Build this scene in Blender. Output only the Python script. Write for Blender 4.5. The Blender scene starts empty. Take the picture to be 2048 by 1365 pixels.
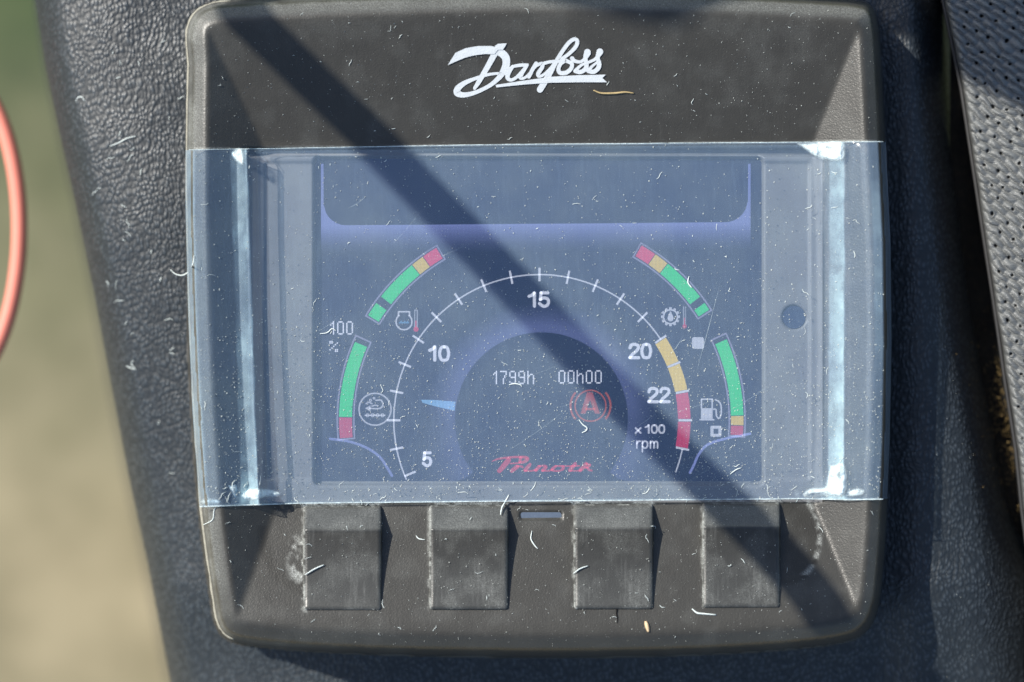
import bpy, math
import numpy as np

# ------------------------------------------------------------------ units
S = 0.00014            # metres per photo pixel on the plane of the screen
D = 3571.0             # camera distance in the same pixels (0.5 m)
CX, CY = 1024.0, 682.5
SC = bpy.context.scene
COL = SC.collection
rng = np.random.default_rng(7)

# ------------------------------------------------------------------ camera, sky, sun, exposure
cam_d = bpy.data.cameras.new("camera")
cam = bpy.data.objects.new("camera", cam_d)
COL.objects.link(cam)
cam.location = (0, 0, D * S)
cam_d.sensor_width = 36.0
cam_d.lens = 36.0 * D / 2048.0
cam_d.clip_start = 0.01
cam_d.clip_end = 500.0
cam_d.dof.use_dof = True
cam_d.dof.focus_distance = (D - 5) * S
cam_d.dof.aperture_fstop = 3.6
SC.camera = cam

SUN_A, SUN_B = 1.0, 0.63          # shadow falls this far right / down per unit of height
sun_vec = np.array([-SUN_A, SUN_B, 1.0]); sun_vec /= np.linalg.norm(sun_vec)
elev = math.asin(sun_vec[2])
azim = math.atan2(sun_vec[0], sun_vec[1])   # clockwise from +Y
world = bpy.data.worlds.new("World"); SC.world = world
world.use_nodes = True
nt = world.node_tree
bg = nt.nodes["Background"]
sky = nt.nodes.new("ShaderNodeTexSky"); sky.sky_type = 'NISHITA'
sky.sun_disc = False
sky.sun_elevation = elev
sky.sun_rotation = azim
nt.links.new(sky.outputs[0], bg.inputs[0])
bg.inputs[1].default_value = 0.11

sun_d = bpy.data.lights.new("sun", 'SUN'); sun_d.energy = 4.9
sun_d.angle = math.radians(0.53); sun_d.color = (1.0, 0.95, 0.87)
sun = bpy.data.objects.new("sun", sun_d); COL.objects.link(sun)
from mathutils import Vector
sun.rotation_euler = Vector(tuple(-sun_vec)).to_track_quat('-Z', 'Y').to_euler()
sun.location = tuple(sun_vec * 3)
SC.view_settings.view_transform = 'Standard'
SC.view_settings.look = 'None'
SC.view_settings.exposure = 0.46
SC.view_settings.gamma = 1.0
SC.render.engine = 'CYCLES'
SC.cycles.use_denoising = True
SC.cycles.transparent_max_bounces = 12
SC.cycles.max_bounces = 8

# ------------------------------------------------------------------ geometry helpers
def W(x, y, z):
    """a point seen at photo pixel (x, y) standing z pixels above the screen plane -> metres"""
    x = np.asarray(x, float); y = np.asarray(y, float); z = np.asarray(z, float)
    k = (D - z) / D
    return np.stack([(x - CX) * k * S + 0 * y, (CY - y) * k * S + 0 * x, z * S + 0 * x + 0 * y], -1)

def mesh_np(name, verts, quads, smooth=True, tris=None):
    me = bpy.data.meshes.new(name)
    verts = np.asarray(verts, np.float32).reshape(-1, 3)
    faces = []
    me.vertices.add(len(verts)); me.vertices.foreach_set("co", verts.ravel())
    q = np.asarray(quads, np.int32).reshape(-1, 4) if quads is not None and len(quads) else np.zeros((0, 4), np.int32)
    t = np.asarray(tris, np.int32).reshape(-1, 3) if tris is not None and len(tris) else np.zeros((0, 3), np.int32)
    loops = np.concatenate([q.ravel(), t.ravel()])
    starts = np.concatenate([np.arange(len(q)) * 4, len(q) * 4 + np.arange(len(t)) * 3])
    me.loops.add(len(loops)); me.loops.foreach_set("vertex_index", loops)
    me.polygons.add(len(starts)); me.polygons.foreach_set("loop_start", starts.astype(np.int32))
    me.update(calc_edges=True); me.validate()
    me.polygons.foreach_set("use_smooth", np.full(len(me.polygons), smooth))
    return me

WLOC = {}
def link(name, me, mat, parent=None, center=True):
    o = bpy.data.objects.new(name, me)
    COL.objects.link(o)
    if mat is not None: me.materials.append(mat)
    n = len(me.vertices)
    co = np.empty(n * 3, np.float32); me.vertices.foreach_get("co", co); co = co.reshape(-1, 3)
    c = (co.min(0) + co.max(0)) / 2 if center else np.zeros(3)
    co = co - c; me.vertices.foreach_set("co", co.astype(np.float32).ravel()); me.update()
    WLOC[o.name] = c.astype(float)
    if parent is not None:
        o.parent = parent
        c = c - WLOC[parent.name]
    o.location = tuple(float(v) for v in c)
    return o

def empty(name, loc):
    o = bpy.data.objects.new(name, None); COL.objects.link(o)
    o.empty_display_size = 0.02
    o.location = tuple(float(v) for v in loc); WLOC[o.name] = np.array(loc, float)
    return o

def tag(o, label=None, cat=None, group=None, kind=None):
    if label: o["label"] = label
    if cat: o["category"] = cat
    if group: o["group"] = group
    if kind: o["kind"] = kind
    return o

def attr(me, name, vals):
    a = me.attributes.new(name, 'FLOAT', 'POINT'); a.data.foreach_set("value", np.asarray(vals, np.float32).ravel())

def colattr(me, cols):
    a = me.attributes.new("glow", 'FLOAT_COLOR', 'POINT')
    c = np.ones((len(me.vertices), 4), np.float32); c[:, :3] = cols
    a.data.foreach_set("color", c.ravel())

def grid_quads(ny, nx, keep=None):
    i = np.arange(ny * nx).reshape(ny, nx)
    q = np.stack([i[:-1, :-1], i[1:, :-1], i[1:, 1:], i[:-1, 1:]], -1)
    if keep is not None:
        k = keep[:-1, :-1] | keep[1:, :-1] | keep[1:, 1:] | keep[:-1, 1:]
        return q[k]
    return q.reshape(-1, 4)

def compact(verts, quads):
    used = np.unique(quads); m = -np.ones(len(verts), int); m[used] = np.arange(len(used))
    return verts[used], m[quads], used

def interp(pts, t):
    p = np.array(pts, float); return np.interp(t, p[:, 0], p[:, 1])

def catmull(P, n=8):
    P = np.array(P, float)
    if len(P) < 3:
        t = np.linspace(0, 1, n + 1)[:, None]; return P[0] * (1 - t) + P[-1] * t
    Q = np.vstack([2 * P[0] - P[1], P, 2 * P[-1] - P[-2]])
    out = []
    for i in range(1, len(Q) - 2):
        t = np.linspace(0, 1, n, endpoint=False)[:, None]
        a, b, c, d = Q[i - 1], Q[i], Q[i + 1], Q[i + 2]
        out.append(.5 * (2 * b + (c - a) * t + (2 * a - 5 * b + 4 * c - d) * t ** 2 + (3 * b - a - 3 * c + d) * t ** 3))
    out.append(P[-1:]); return np.vstack(out)

def smooth_noise(x, y, scale, seed=0, octaves=3):
    """cheap value noise, numpy"""
    r = np.random.default_rng(seed); out = 0; amp = 1; tot = 0
    for o in range(octaves):
        T = r.random((128, 128))
        u = x / scale * 2 ** o + 1000.3 + 17.7 * o; v = y / scale * 2 ** o + 1000.7 + 9.1 * o
        iu = np.floor(u).astype(int); iv = np.floor(v).astype(int); fu = u - iu; fv = v - iv
        fu = fu * fu * (3 - 2 * fu); fv = fv * fv * (3 - 2 * fv)
        a = T[iv % 128, iu % 128]; b = T[iv % 128, (iu + 1) % 128]; c = T[(iv + 1) % 128, iu % 128]; d = T[(iv + 1) % 128, (iu + 1) % 128]
        out = out + amp * ((a * (1 - fu) + b * fu) * (1 - fv) + (c * (1 - fu) + d * fu) * fv); tot += amp; amp *= .5
    return out / tot

def smax(a, b, k):
    h = np.clip(.5 + .5 * (a - b) / k, 0, 1); return b + (a - b) * h + k * h * (1 - h)
def smin(a, b, k): return -smax(-a, -b, k)
def sstep(a, b, x):
    t = np.clip((x - a) / (b - a), 0, 1); return t * t * (3 - 2 * t)

def tube(P3, R, nseg=8, closed=False):
    """P3: metres (n,3); R: radii (n) in metres"""
    P = np.array(P3, float); n = len(P); R = np.full(n, R) if np.isscalar(R) else np.asarray(R)
    T = np.gradient(P, axis=0)
    if closed: T = np.roll(P, -1, 0) - np.roll(P, 1, 0)
    T /= np.linalg.norm(T, axis=1)[:, None] + 1e-12
    up = np.array([0.13, 0.21, 1.0]); A = np.cross(T, up); A /= np.linalg.norm(A, axis=1)[:, None] + 1e-12
    B = np.cross(A, T)
    th = np.linspace(0, 2 * math.pi, nseg, endpoint=False)
    V = P[:, None] + R[:, None, None] * (A[:, None] * np.cos(th)[None, :, None] + B[:, None] * np.sin(th)[None, :, None])
    i = np.arange(n * nseg).reshape(n, nseg); j = np.roll(i, -1, 1)
    if closed: q = np.stack([i, j, np.roll(j, -1, 0), np.roll(i, -1, 0)], -1).reshape(-1, 4)
    else: q = np.stack([i[:-1], j[:-1], j[1:], i[1:]], -1).reshape(-1, 4)
    V = V.reshape(-1, 3); tr = []
    if not closed:
        a, b = len(V), len(V) + 1; V = np.vstack([V, P[:1], P[-1:]])
        for k in range(nseg):
            tr.append((a, (k + 1) % nseg, k)); tr.append((b, (n - 1) * nseg + k, (n - 1) * nseg + (k + 1) % nseg))
    return V, q, np.array(tr).reshape(-1, 3)

def join(parts):
    V, Q, T = [], [], []; off = 0
    for v, q, t in parts:
        V.append(v); Q.append(np.asarray(q, int).reshape(-1, 4) + off); T.append(np.asarray(t, int).reshape(-1, 3) + off); off += len(v)
    return np.vstack(V), np.vstack(Q), np.vstack(T)

# ------------------------------------------------------------------ materials
def mat(name):
    m = bpy.data.materials.new(name); m.use_nodes = True
    n = m.node_tree; n.nodes.clear(); out = n.nodes.new("ShaderNodeOutputMaterial")
    return m, n, out
def N(n, t, **kw):
    x = n.nodes.new("ShaderNode" + t)
    for k, v in kw.items(): setattr(x, k, v)
    return x
def inp(n, node, key, v):
    s = node.inputs[key]
    if hasattr(v, "is_output") or isinstance(v, bpy.types.NodeSocket): n.links.new(v, s)
    else: s.default_value = v
def math_(n, op, a, b=0.0, c=None, clamp=False):
    m = N(n, "Math", operation=op, use_clamp=clamp); inp(n, m, 0, a); inp(n, m, 1, b)
    if c is not None: inp(n, m, 2, c)
    return m.outputs[0]
def mix_(n, f, a, b):
    m = N(n, "Mix", data_type='RGBA'); inp(n, m, 0, f); inp(n, m, 6, a); inp(n, m, 7, b); return m.outputs[2]
def noise_(n, vec, scale, detail=3, rough=.55):
    x = N(n, "TexNoise"); inp(n, x, "Vector", vec); inp(n, x, "Scale", scale); inp(n, x, "Detail", detail); inp(n, x, "Roughness", rough); return x.outputs["Fac"]
def ramp_(n, f, lo, hi):
    m = N(n, "MapRange"); inp(n, m, 0, f); inp(n, m, 1, lo); inp(n, m, 2, hi); return m.outputs[0]
def objpx(n):
    """object coordinates in photo pixels"""
    tc = N(n, "TexCoord"); v = N(n, "VectorMath", operation='SCALE'); n.links.new(tc.outputs["Object"], v.inputs[0]); v.inputs[3].default_value = 1 / S
    return v.outputs[0]
def bump_(n, h, dist, strength=1.0, normal=None):
    b = N(n, "Bump"); inp(n, b, "Height", h); inp(n, b, "Distance", dist * S); inp(n, b, "Strength", strength)
    if normal is not None: n.links.new(normal, b.inputs["Normal"])
    return b.outputs[0]
def principled(n, out, col, rough, normal=None, spec=.5, **kw):
    p = N(n, "BsdfPrincipled"); inp(n, p, "Base Color", col); inp(n, p, "Roughness", rough); inp(n, p, "Specular IOR Level", spec)
    if normal is not None: n.links.new(normal, p.inputs["Normal"])
    for k, v in kw.items(): inp(n, p, k.replace("_", " "), v)
    n.links.new(p.outputs[0], out.inputs[0]); return p
def C(r, g, b): return (r, g, b, 1.0)

def plastic(name, col, rough=.5, grain=1.0, dusty=True, streak=.02):
    m, n, out = mat(name); v = objpx(n)
    g1 = noise_(n, v, .30, 1); g2 = noise_(n, v, .02, 4, .6); g3 = noise_(n, v, .12, 3)
    base = mix_(n, ramp_(n, g2, .3, .75), C(*[c * .92 for c in col]), C(*[c * 1.10 for c in col]))
    if dusty:
        a = N(n, "Attribute", attribute_name="dust"); st = N(n, "Attribute", attribute_name="stain_shade")  # besides dirt, these carry painted edge highlights and key-face shade
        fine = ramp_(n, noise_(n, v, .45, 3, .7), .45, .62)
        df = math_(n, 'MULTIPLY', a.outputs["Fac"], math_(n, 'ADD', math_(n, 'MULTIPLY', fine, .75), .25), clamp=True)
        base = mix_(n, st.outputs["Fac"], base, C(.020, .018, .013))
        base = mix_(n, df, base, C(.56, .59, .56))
        r = math_(n, 'ADD', rough, math_(n, 'MULTIPLY', a.outputs["Fac"], .3), clamp=True)
    else: r = rough
    mpp = N(n, "Mapping"); n.links.new(v, mpp.inputs[0]); mpp.inputs["Scale"].default_value = (.16, .012, .05); mpp.inputs["Rotation"].default_value = (0, 0, .25)
    smu = ramp_(n, noise_(n, mpp.outputs[0], 1.0, 4, .7), .5, .75); big = ramp_(n, noise_(n, v, .011, 3), .4, .7)
    wear = math_(n, 'MULTIPLY', smu, big); base = mix_(n, math_(n, 'MULTIPLY', wear, streak), base, C(.5, .52, .50))
    spk = ramp_(n, noise_(n, v, .55, 2, .6), .70, .76); base = mix_(n, math_(n, 'MULTIPLY', spk, .12), base, C(.6, .6, .55))
    r = math_(n, 'ADD', math_(n, 'SUBTRACT', r, math_(n, 'MULTIPLY', big, .04)), math_(n, 'MULTIPLY', wear, .12), clamp=True)
    h = math_(n, 'ADD', math_(n, 'MULTIPLY', g1, 1.0), math_(n, 'MULTIPLY', g3, .3))
    principled(n, out, base, r, bump_(n, h, .55 * grain, .9), .5)
    return m

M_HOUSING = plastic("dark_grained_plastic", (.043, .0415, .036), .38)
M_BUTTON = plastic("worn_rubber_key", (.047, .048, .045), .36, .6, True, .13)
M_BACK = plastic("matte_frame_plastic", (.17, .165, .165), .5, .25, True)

# leather
def leather(name, col, tint, sx=.140, sy=.084, ang=-.15, depth=2.2, rough=.42):
    m, n, out = mat(name); v = objpx(n)
    nz = N(n, "TexNoise"); inp(n, nz, "Vector", v); inp(n, nz, "Scale", .012); inp(n, nz, "Detail", 3)
    sub = N(n, "VectorMath", operation='SUBTRACT'); n.links.new(nz.outputs["Color"], sub.inputs[0]); sub.inputs[1].default_value = (.5, .5, .5)
    sc = N(n, "VectorMath", operation='SCALE'); n.links.new(sub.outputs[0], sc.inputs[0]); sc.inputs[3].default_value = 38
    add = N(n, "VectorMath", operation='ADD'); n.links.new(v, add.inputs[0]); n.links.new(sc.outputs[0], add.inputs[1])
    mp = N(n, "Mapping"); n.links.new(add.outputs[0], mp.inputs[0])
    mp.inputs["Rotation"].default_value = (0, 0, ang); mp.inputs["Scale"].default_value = (sx, sy, .06)
    vo = N(n, "TexVoronoi", feature='F1'); n.links.new(mp.outputs[0], vo.inputs["Vector"]); vo.inputs["Scale"].default_value = 1.0
    vo.inputs["Randomness"].default_value = .72
    peb = math_(n, 'SUBTRACT', 1.0, vo.outputs["Distance"])
    fine = noise_(n, v, .5, 2)
    h = math_(n, 'ADD', peb, math_(n, 'MULTIPLY', fine, .12))
    big = noise_(n, v, .006, 3)
    base = mix_(n, ramp_(n, big, .3, .7), C(*col), C(*tint))
    dust = ramp_(n, noise_(n, v, .35, 4, .8), .66, .78)
    base = mix_(n, math_(n, 'MULTIPLY', dust, .35), base, C(.25, .24, .2))
    base = mix_(n, ramp_(n, peb, .5, .97), mix_(n, .62, base, C(.006, .007, .010)), mix_(n, .20, base, C(.20, .22, .25)))  # valleys darkened and pebble tops paled, glints painted into the colour
    r = math_(n, 'SUBTRACT', rough + .2, math_(n, 'MULTIPLY', peb, .25))
    principled(n, out, base, r, bump_(n, h, depth, 1.0), .55)
    return m
M_LEATHER = leather("grained_black_leatherette", (.024, .036, .044), (.035, .047, .053))

# seat cloth
m, n, out = mat("perforated_seat_cloth"); M_SEAT = m
v = objpx(n); fib = N(n, "Mapping"); n.links.new(v, fib.inputs[0]); fib.inputs["Rotation"].default_value = (0, 0, math.radians(-32)); fib.inputs["Scale"].default_value = (.06, .5, .2)
fz = noise_(n, fib.outputs[0], 1.0, 3, .6)
hole = N(n, "Attribute", attribute_name="hole")
base = mix_(n, fz, C(.065, .073, .078), C(.24, .245, .235))
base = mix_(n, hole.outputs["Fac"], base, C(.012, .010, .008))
principled(n, out, base, .33, bump_(n, fz, 2.4, 1), .6)

# groove lining with crumbs
m, n, out = mat("dusty_seam_cloth"); M_GROOVE = m
v = objpx(n)
principled(n, out, mix_(n, ramp_(n, noise_(n, v, .08, 4, .7), .45, .65), C(.006, .006, .006), C(.017, .015, .010)), .8, bump_(n, noise_(n, v, .2, 4, .7), 5, 1), .3)

# protective film
m, n, out = mat("scuffed_blue_film"); M_FILM = m
v = objpx(n)
tr = N(n, "BsdfTransparent"); tr.inputs[0].default_value = C(.90, .95, .99)
df = N(n, "BsdfDiffuse")
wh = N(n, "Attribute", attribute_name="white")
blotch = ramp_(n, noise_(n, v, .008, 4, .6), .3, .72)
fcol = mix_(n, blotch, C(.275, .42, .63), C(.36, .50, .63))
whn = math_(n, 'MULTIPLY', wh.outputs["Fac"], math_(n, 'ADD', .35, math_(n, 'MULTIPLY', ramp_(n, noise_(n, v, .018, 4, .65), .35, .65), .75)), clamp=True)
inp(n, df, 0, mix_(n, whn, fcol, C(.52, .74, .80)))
mp = N(n, "Mapping"); n.links.new(v, mp.inputs[0]); mp.inputs["Rotation"].default_value = (0, 0, math.radians(35)); mp.inputs["Scale"].default_value = (.25, .02, .1)
scr = ramp_(n, noise_(n, mp.outputs[0], 1.0, 4, .7), .5, .8)
fac = math_(n, 'ADD', .172, math_(n, 'MULTIPLY', scr, .07))
fac = math_(n, 'ADD', fac, math_(n, 'MULTIPLY', blotch, .04))
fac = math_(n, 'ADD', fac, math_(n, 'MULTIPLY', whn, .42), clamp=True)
mx = N(n, "MixShader"); inp(n, mx, 0, fac); n.links.new(tr.outputs[0], mx.inputs[1]); n.links.new(df.outputs[0], mx.inputs[2])
gl = N(n, "BsdfGlossy"); gl.inputs["Roughness"].default_value = .22; gl.inputs[0].default_value = C(1, 1, 1)
bn = bump_(n, math_(n, 'ADD', noise_(n, v, .01, 3), math_(n, 'MULTIPLY', noise_(n, v, .4, 3), .06)), 6, .6)
n.links.new(bn, gl.inputs["Normal"])
fr = N(n, "LayerWeight"); fr.inputs[0].default_value = .5
frf = math_(n, 'ADD', .045, math_(n, 'MULTIPLY', math_(n, 'POWER', fr.outputs["Facing"], 4.0), .6))
mx2 = N(n, "MixShader"); n.links.new(frf, mx2.inputs[0]); n.links.new(mx.outputs[0], mx2.inputs[1]); n.links.new(gl.outputs[0], mx2.inputs[2])
n.links.new(mx2.outputs[0], out.inputs[0])

m, n, out = mat("stress_whitened_film"); M_WHITE = m
v = objpx(n)
tr = N(n, "BsdfTransparent"); df = N(n, "BsdfPrincipled"); df.inputs["Base Color"].default_value = C(.72, .85, .88); df.inputs["Roughness"].default_value = .3
n.links.new(bump_(n, noise_(n, v, .06, 4, .7), 8, .8), df.inputs["Normal"])
ea = N(n, "Attribute", attribute_name="white")
f = math_(n, 'MULTIPLY', ea.outputs["Fac"], ramp_(n, noise_(n, v, .05, 4, .65), .24, .60), clamp=True)
mx = N(n, "MixShader"); inp(n, mx, 0, math_(n, 'ADD', f, .0, clamp=True)); n.links.new(tr.outputs[0], mx.inputs[1]); n.links.new(df.outputs[0], mx.inputs[2]); n.links.new(mx.outputs[0], out.inputs[0])

def simple(name, col, rough=.5, spec=.5, var=.15, scale=.1, bump=0.0, bscale=.2, **kw):
    m, n, out = mat(name); v = objpx(n)
    base = mix_(n, noise_(n, v, scale, 3), C(*[c * (1 - var) for c in col]), C(*[min(1, c * (1 + var)) for c in col]))
    nn = bump_(n, noise_(n, v, bscale, 3), bump, 1) if bump else None
    principled(n, out, base, rough, nn, spec, **kw); return m
M_PRINT = simple("white_print", (.60, .64, .66), .5, .4, .12, .08, .5, .3)
M_GLASS = simple("smoked_window", (.035, .05, .09), .2, .5)
M_SLOT = simple("grey_blue_window", (.10, .13, .18), .3, .5, .2, .2)
M_SENSOR = simple("sensor_lens", (.03, .045, .09), .25, .5)
M_CABLE = simple("coral_cable_sheath", (.80, .25, .18), .5, .5, .06, .02)
M_STRAP = simple("black_rubber", (.02, .02, .02), .6)
M_LINT = simple("white_lint", (.60, .66, .64), .7, .3, .3, .4)
M_DUST = simple("pale_dust", (.52, .55, .52), .8, .2, .3, .2)
M_GRIT = simple("brown_grit", (.27, .19, .08), .7, .3, .5, .1)
M_STRAW = simple("dry_straw", (.42, .32, .16), .6, .3, .25, .2)
M_CHIP = simple("tan_chip", (.62, .46, .28), .6, .3, .2, .2)
M_CRACK = simple("dark_crack", (.008, .008, .008), .9, .1)
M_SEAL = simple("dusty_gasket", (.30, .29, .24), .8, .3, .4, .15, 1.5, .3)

# screen pixels: emission from vertex colour through an LCD grid
m, n, out = mat("lit_pixels"); M_PIX = m
ge = N(n, "NewGeometry"); sx = N(n, "SeparateXYZ"); n.links.new(ge.outputs["Position"], sx.inputs[0])
PX = 2.75 * S
gx = math_(n, 'PINGPONG', sx.outputs[0], PX / 2); gy = math_(n, 'PINGPONG', sx.outputs[1], PX / 2)
fx = ramp_(n, gx, 0.0, PX * .32); fy = ramp_(n, gy, 0.0, PX * .22)
gr = math_(n, 'ADD', math_(n, 'MULTIPLY', math_(n, 'MULTIPLY', fx, fy), .75), .45)
at = N(n, "Attribute", attribute_name="glow")
em = N(n, "Emission"); n.links.new(at.outputs["Color"], em.inputs[0]); n.links.new(gr, em.inputs[1])
tr = N(n, "BsdfTransparent"); ad = N(n, "AddShader"); n.links.new(em.outputs[0], ad.inputs[0]); n.links.new(tr.outputs[0], ad.inputs[1])
n.links.new(ad.outputs[0], out.inputs[0])

m, n, out = mat("lcd_panel"); M_LCD = m
p = principled(n, out, C(.022, .026, .045), .35, None, .5)
p.inputs["Emission Color"].default_value = C(.10, .16, .40); p.inputs["Emission Strength"].default_value = .06

# ground seen far below
m, n, out = mat("distant_ground"); M_GROUND = m
tc = N(n, "TexCoord"); sp = N(n, "SeparateXYZ"); n.links.new(tc.outputs["Object"], sp.inputs[0])
nz = noise_(n, tc.outputs["Object"], 9, 4, .6)
edge = math_(n, 'ADD', sp.outputs[1], math_(n, 'MULTIPLY', math_(n, 'SUBTRACT', nz, .5), .10))
g = ramp_(n, edge, -.13, .21)
b1 = mix_(n, ramp_(n, noise_(n, tc.outputs["Object"], 16, 5, .65), .35, .65), C(.21, .185, .115), C(.33, .285, .185))
b2 = mix_(n, ramp_(n, noise_(n, tc.outputs["Object"], 22, 5, .65), .35, .65), C(.028, .055, .024), C(.075, .10, .045))
principled(n, out, mix_(n, g, b1, b2), .9, None, .2)

# ------------------------------------------------------------------ setting
gp = mesh_np("ground", np.array([[-40, -40, 0], [40, -40, 0], [40, 40, 0], [-40, 40, 0]]), [[0, 1, 2, 3]])
g = link("ground", gp, M_GROUND); g.location = (0, 0, -.52); tag(g, kind="structure")
g["label"] = "blurred green and tan ground far below the console"

# console covered in leatherette, a height field with rolled edges and side walls
def console_z(x, y):
    eL = interp([(-200, 40), (0, 68), (137, 90), (273, 119), (410, 150), (590, 187), (750, 217), (965, 258), (1130, 294), (1365, 339), (1600, 390)], y)
    eR = interp([(-200, 1870), (0, 1886), (180, 1898), (430, 1928), (620, 1950), (760, 1972), (900, 1998), (1100, 2028), (1365, 2060), (1600, 2070)], y)
    z = -95 + 0 * x
    z = z - 120 * sstep(300, 1400, y) * sstep(800, 250, x) - 60 * sstep(1150, 1400, y)
    dl = x - eL                                   # rolled left edge
    z = z - 50 * np.clip((190 - dl) / 190, 0, 1) ** 2
    t = np.clip((58 - dl) / 58, 0, 1.0); z = z - 150 * (1 - np.sqrt(np.clip(1 - t ** 2, 0, 1)))
    # right roll
    z = z - 26 * sstep(1838, 1745, x) + 10 * np.exp(-((x - 1862) / 45) ** 2)
    dr = eR - x
    z = z - 130 * np.clip((70 - dr) / 70, 0, 1.6) ** 2 * sstep(1250, 900, y) - 60 * np.clip((120 - dr) / 120, 0, 1.6) ** 2
    z = z + 5 * (smooth_noise(x, y, 130, 3, 2) - .5)
    return z, dl, dr
xs = np.arange(20, 2052, 6.0); ys = np.arange(-120, 1500, 6.0)
X, Y = np.meshgrid(xs, ys); Z, dl, dr = console_z(X, Y)
eLg = X - dl
X2 = np.where(dl < 0, eLg, X); Z = np.where(dl < 0, Z + dl * 14, Z)
X2 = np.where(dl < 0, eLg + 0.03 * np.clip(-dl, 0, 200), X2)
V = W(X2, Y, Z).reshape(-1, 3)
o = link("leatherette_console", mesh_np("leatherette_console", V, grid_quads(*X.shape)), M_LEATHER, center=False)
tag(o, kind="structure"); o["label"] = "black grained leatherette console under the display"

# crevice floor between console and seat
xs = np.arange(1900, 2100, 8.0); ys = np.arange(-120, 1500, 8.0); X, Y = np.meshgrid(xs, ys)
Z = -235 - 30 * sstep(1900, 1990, X) - 70 * sstep(1000, 1250, Y) + 26 * smooth_noise(X, Y, 60, 11, 3)
o = link("crevice_lining", mesh_np("crevice_lining", W(X, Y, Z).reshape(-1, 3), grid_quads(*X.shape)), M_GROOVE, center=False)
tag(o, kind="structure")

# ------------------------------------------------------------------ seat with perforated cloth
SEAM = [(-120, 1872), (0, 1888), (180, 1925), (430, 1963), (620, 1992), (760, 2012), (900, 2034), (1020, 2046), (1365, 2092), (1500, 2110)]
sp_ = 1.6
us = np.concatenate([np.linspace(-14, 0, 8)[:-1], np.arange(0, 330, sp_)]); ys = np.arange(-60, 1420, sp_)
U, Y = np.meshgrid(us, ys)
seam = interp(SEAM, Y) + 3 * (smooth_noise(0 * Y, Y, 40, 5, 2) - .5)
X = seam + np.clip(U, -2, None) + np.where(U < 0, (U) * .25, 0)
mask = X < 2190
Z = -62 - 40 * (1 - np.sqrt(np.clip(1 - np.clip((16 - U) / 16, 0, 1) ** 2, 0, 1))) + np.where(U < 0, U * 12, 0)
Z += 14 * sstep(10, 120, U)
# woven strands: staggered slanted bumps
ca, sa = math.cos(math.radians(36)), math.sin(math.radians(36))
wx = X + 16 * (smooth_noise(X, Y, 48, 21, 3) - .5); wy = Y + 16 * (smooth_noise(X, Y, 48, 22, 3) - .5)
p_ = wx * ca + wy * sa; q_ = -wx * sa + wy * ca
row = np.floor(q_ / 14.5); ph = (p_ / 33.0 + .5 * (row % 2)); 
strand = np.cos((q_ / 14.5 - row - .5) * math.pi) ** .8 * (0.35 + 0.65 * np.abs(np.cos((ph % 1 - .5) * math.pi)) ** 1.0)
fadein = sstep(0, 8, U)
Z += 9.5 * strand * fadein
# pin holes on a lattice
a1 = np.array([29.0, 12.0]); a2 = np.array([-13.0, 27.0]); inv = np.linalg.inv(np.array([a1, a2]).T)
lu = inv[0, 0] * wx + inv[0, 1] * wy; lv = inv[1, 0] * wx + inv[1, 1] * wy
lr, lc = np.round(lu).astype(int) % 97, np.round(lv).astype(int) % 97; JT = np.random.default_rng(5).uniform(-.16, .16, (97, 97, 2))
du = lu - np.round(lu) + JT[lr, lc, 0]; dv = lv - np.round(lv) + JT[lr, lc, 1]
hd = np.hypot(du * a1[0] + dv * a2[0], du * a1[1] + dv * a2[1])
hole = sstep(3.5, 1.9, hd) * (U > 14)
Z -= 9 * hole
V = W(X, Y, Z).reshape(-1, 3); q = grid_quads(*X.shape, keep=mask); V2, q2, used = compact(V, q)
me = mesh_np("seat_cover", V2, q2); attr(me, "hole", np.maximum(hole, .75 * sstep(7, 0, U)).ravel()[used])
seat = link("seat_cushion", me, M_SEAT, center=True)
tag(seat, "grey perforated woven seat cushion beside the console's right side", "seat cushion")
# dark piping at the seam
yy = np.arange(-60, 1420, 12.0)
P = W(interp(SEAM, yy) - 2, yy, -92 + 0 * yy); v, q, t = tube(P, 4.5 * S, 8)
link("piping", mesh_np("piping", v, q, True, t), M_STRAP, seat)

# ------------------------------------------------------------------ display unit
unit = empty("display_unit", W(1075, 650, -95))
tag(unit, "black in-cab display with gauge screen, four keys and white script logo", "display")

OUT = [(384, 130), (380, 70), (392, 34), (418, 16), (450, 10), (560, 4), (750, -4), (1000, -10), (1200, -10), (1450, -5), (1650, 5), (1712, 11), (1738, 22), (1748, 55),
       (1753, 110), (1762, 290), (1772, 500), (1774, 700), (1770, 900), (1763, 1060), (1754, 1170), (1746, 1215), (1728, 1250), (1690, 1271), (1580, 1286),
       (1400, 1297), (1200, 1302), (1000, 1302), (760, 1297), (600, 1289), (500, 1279), (462, 1268), (444, 1247), (434, 1200), (410, 1020), (395, 820), (386, 620), (381, 420), (381, 250)]
Pc = catmull(OUT + [OUT[0]], 6)
def sdf(x, y, P):
    """signed distance, positive inside"""
    d = np.full(x.shape, 1e9); ins = np.zeros(x.shape, bool)
    for (x0, y0), (x1, y1) in zip(P[:-1], P[1:]):
        dx, dy = x1 - x0, y1 - y0; L = dx * dx + dy * dy
        if L < 1e-9: continue
        t = np.clip(((x - x0) * dx + (y - y0) * dy) / L, 0, 1)
        d = np.minimum(d, np.hypot(x - x0 - t * dx, y - y0 - t * dy))
        c = (y0 > y) != (y1 > y); ins ^= c & (x < (x1 - x0) * (y - y0) / (y1 - y0 + 1e-12) + x0)
    return np.where(ins, d, -d)
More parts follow.
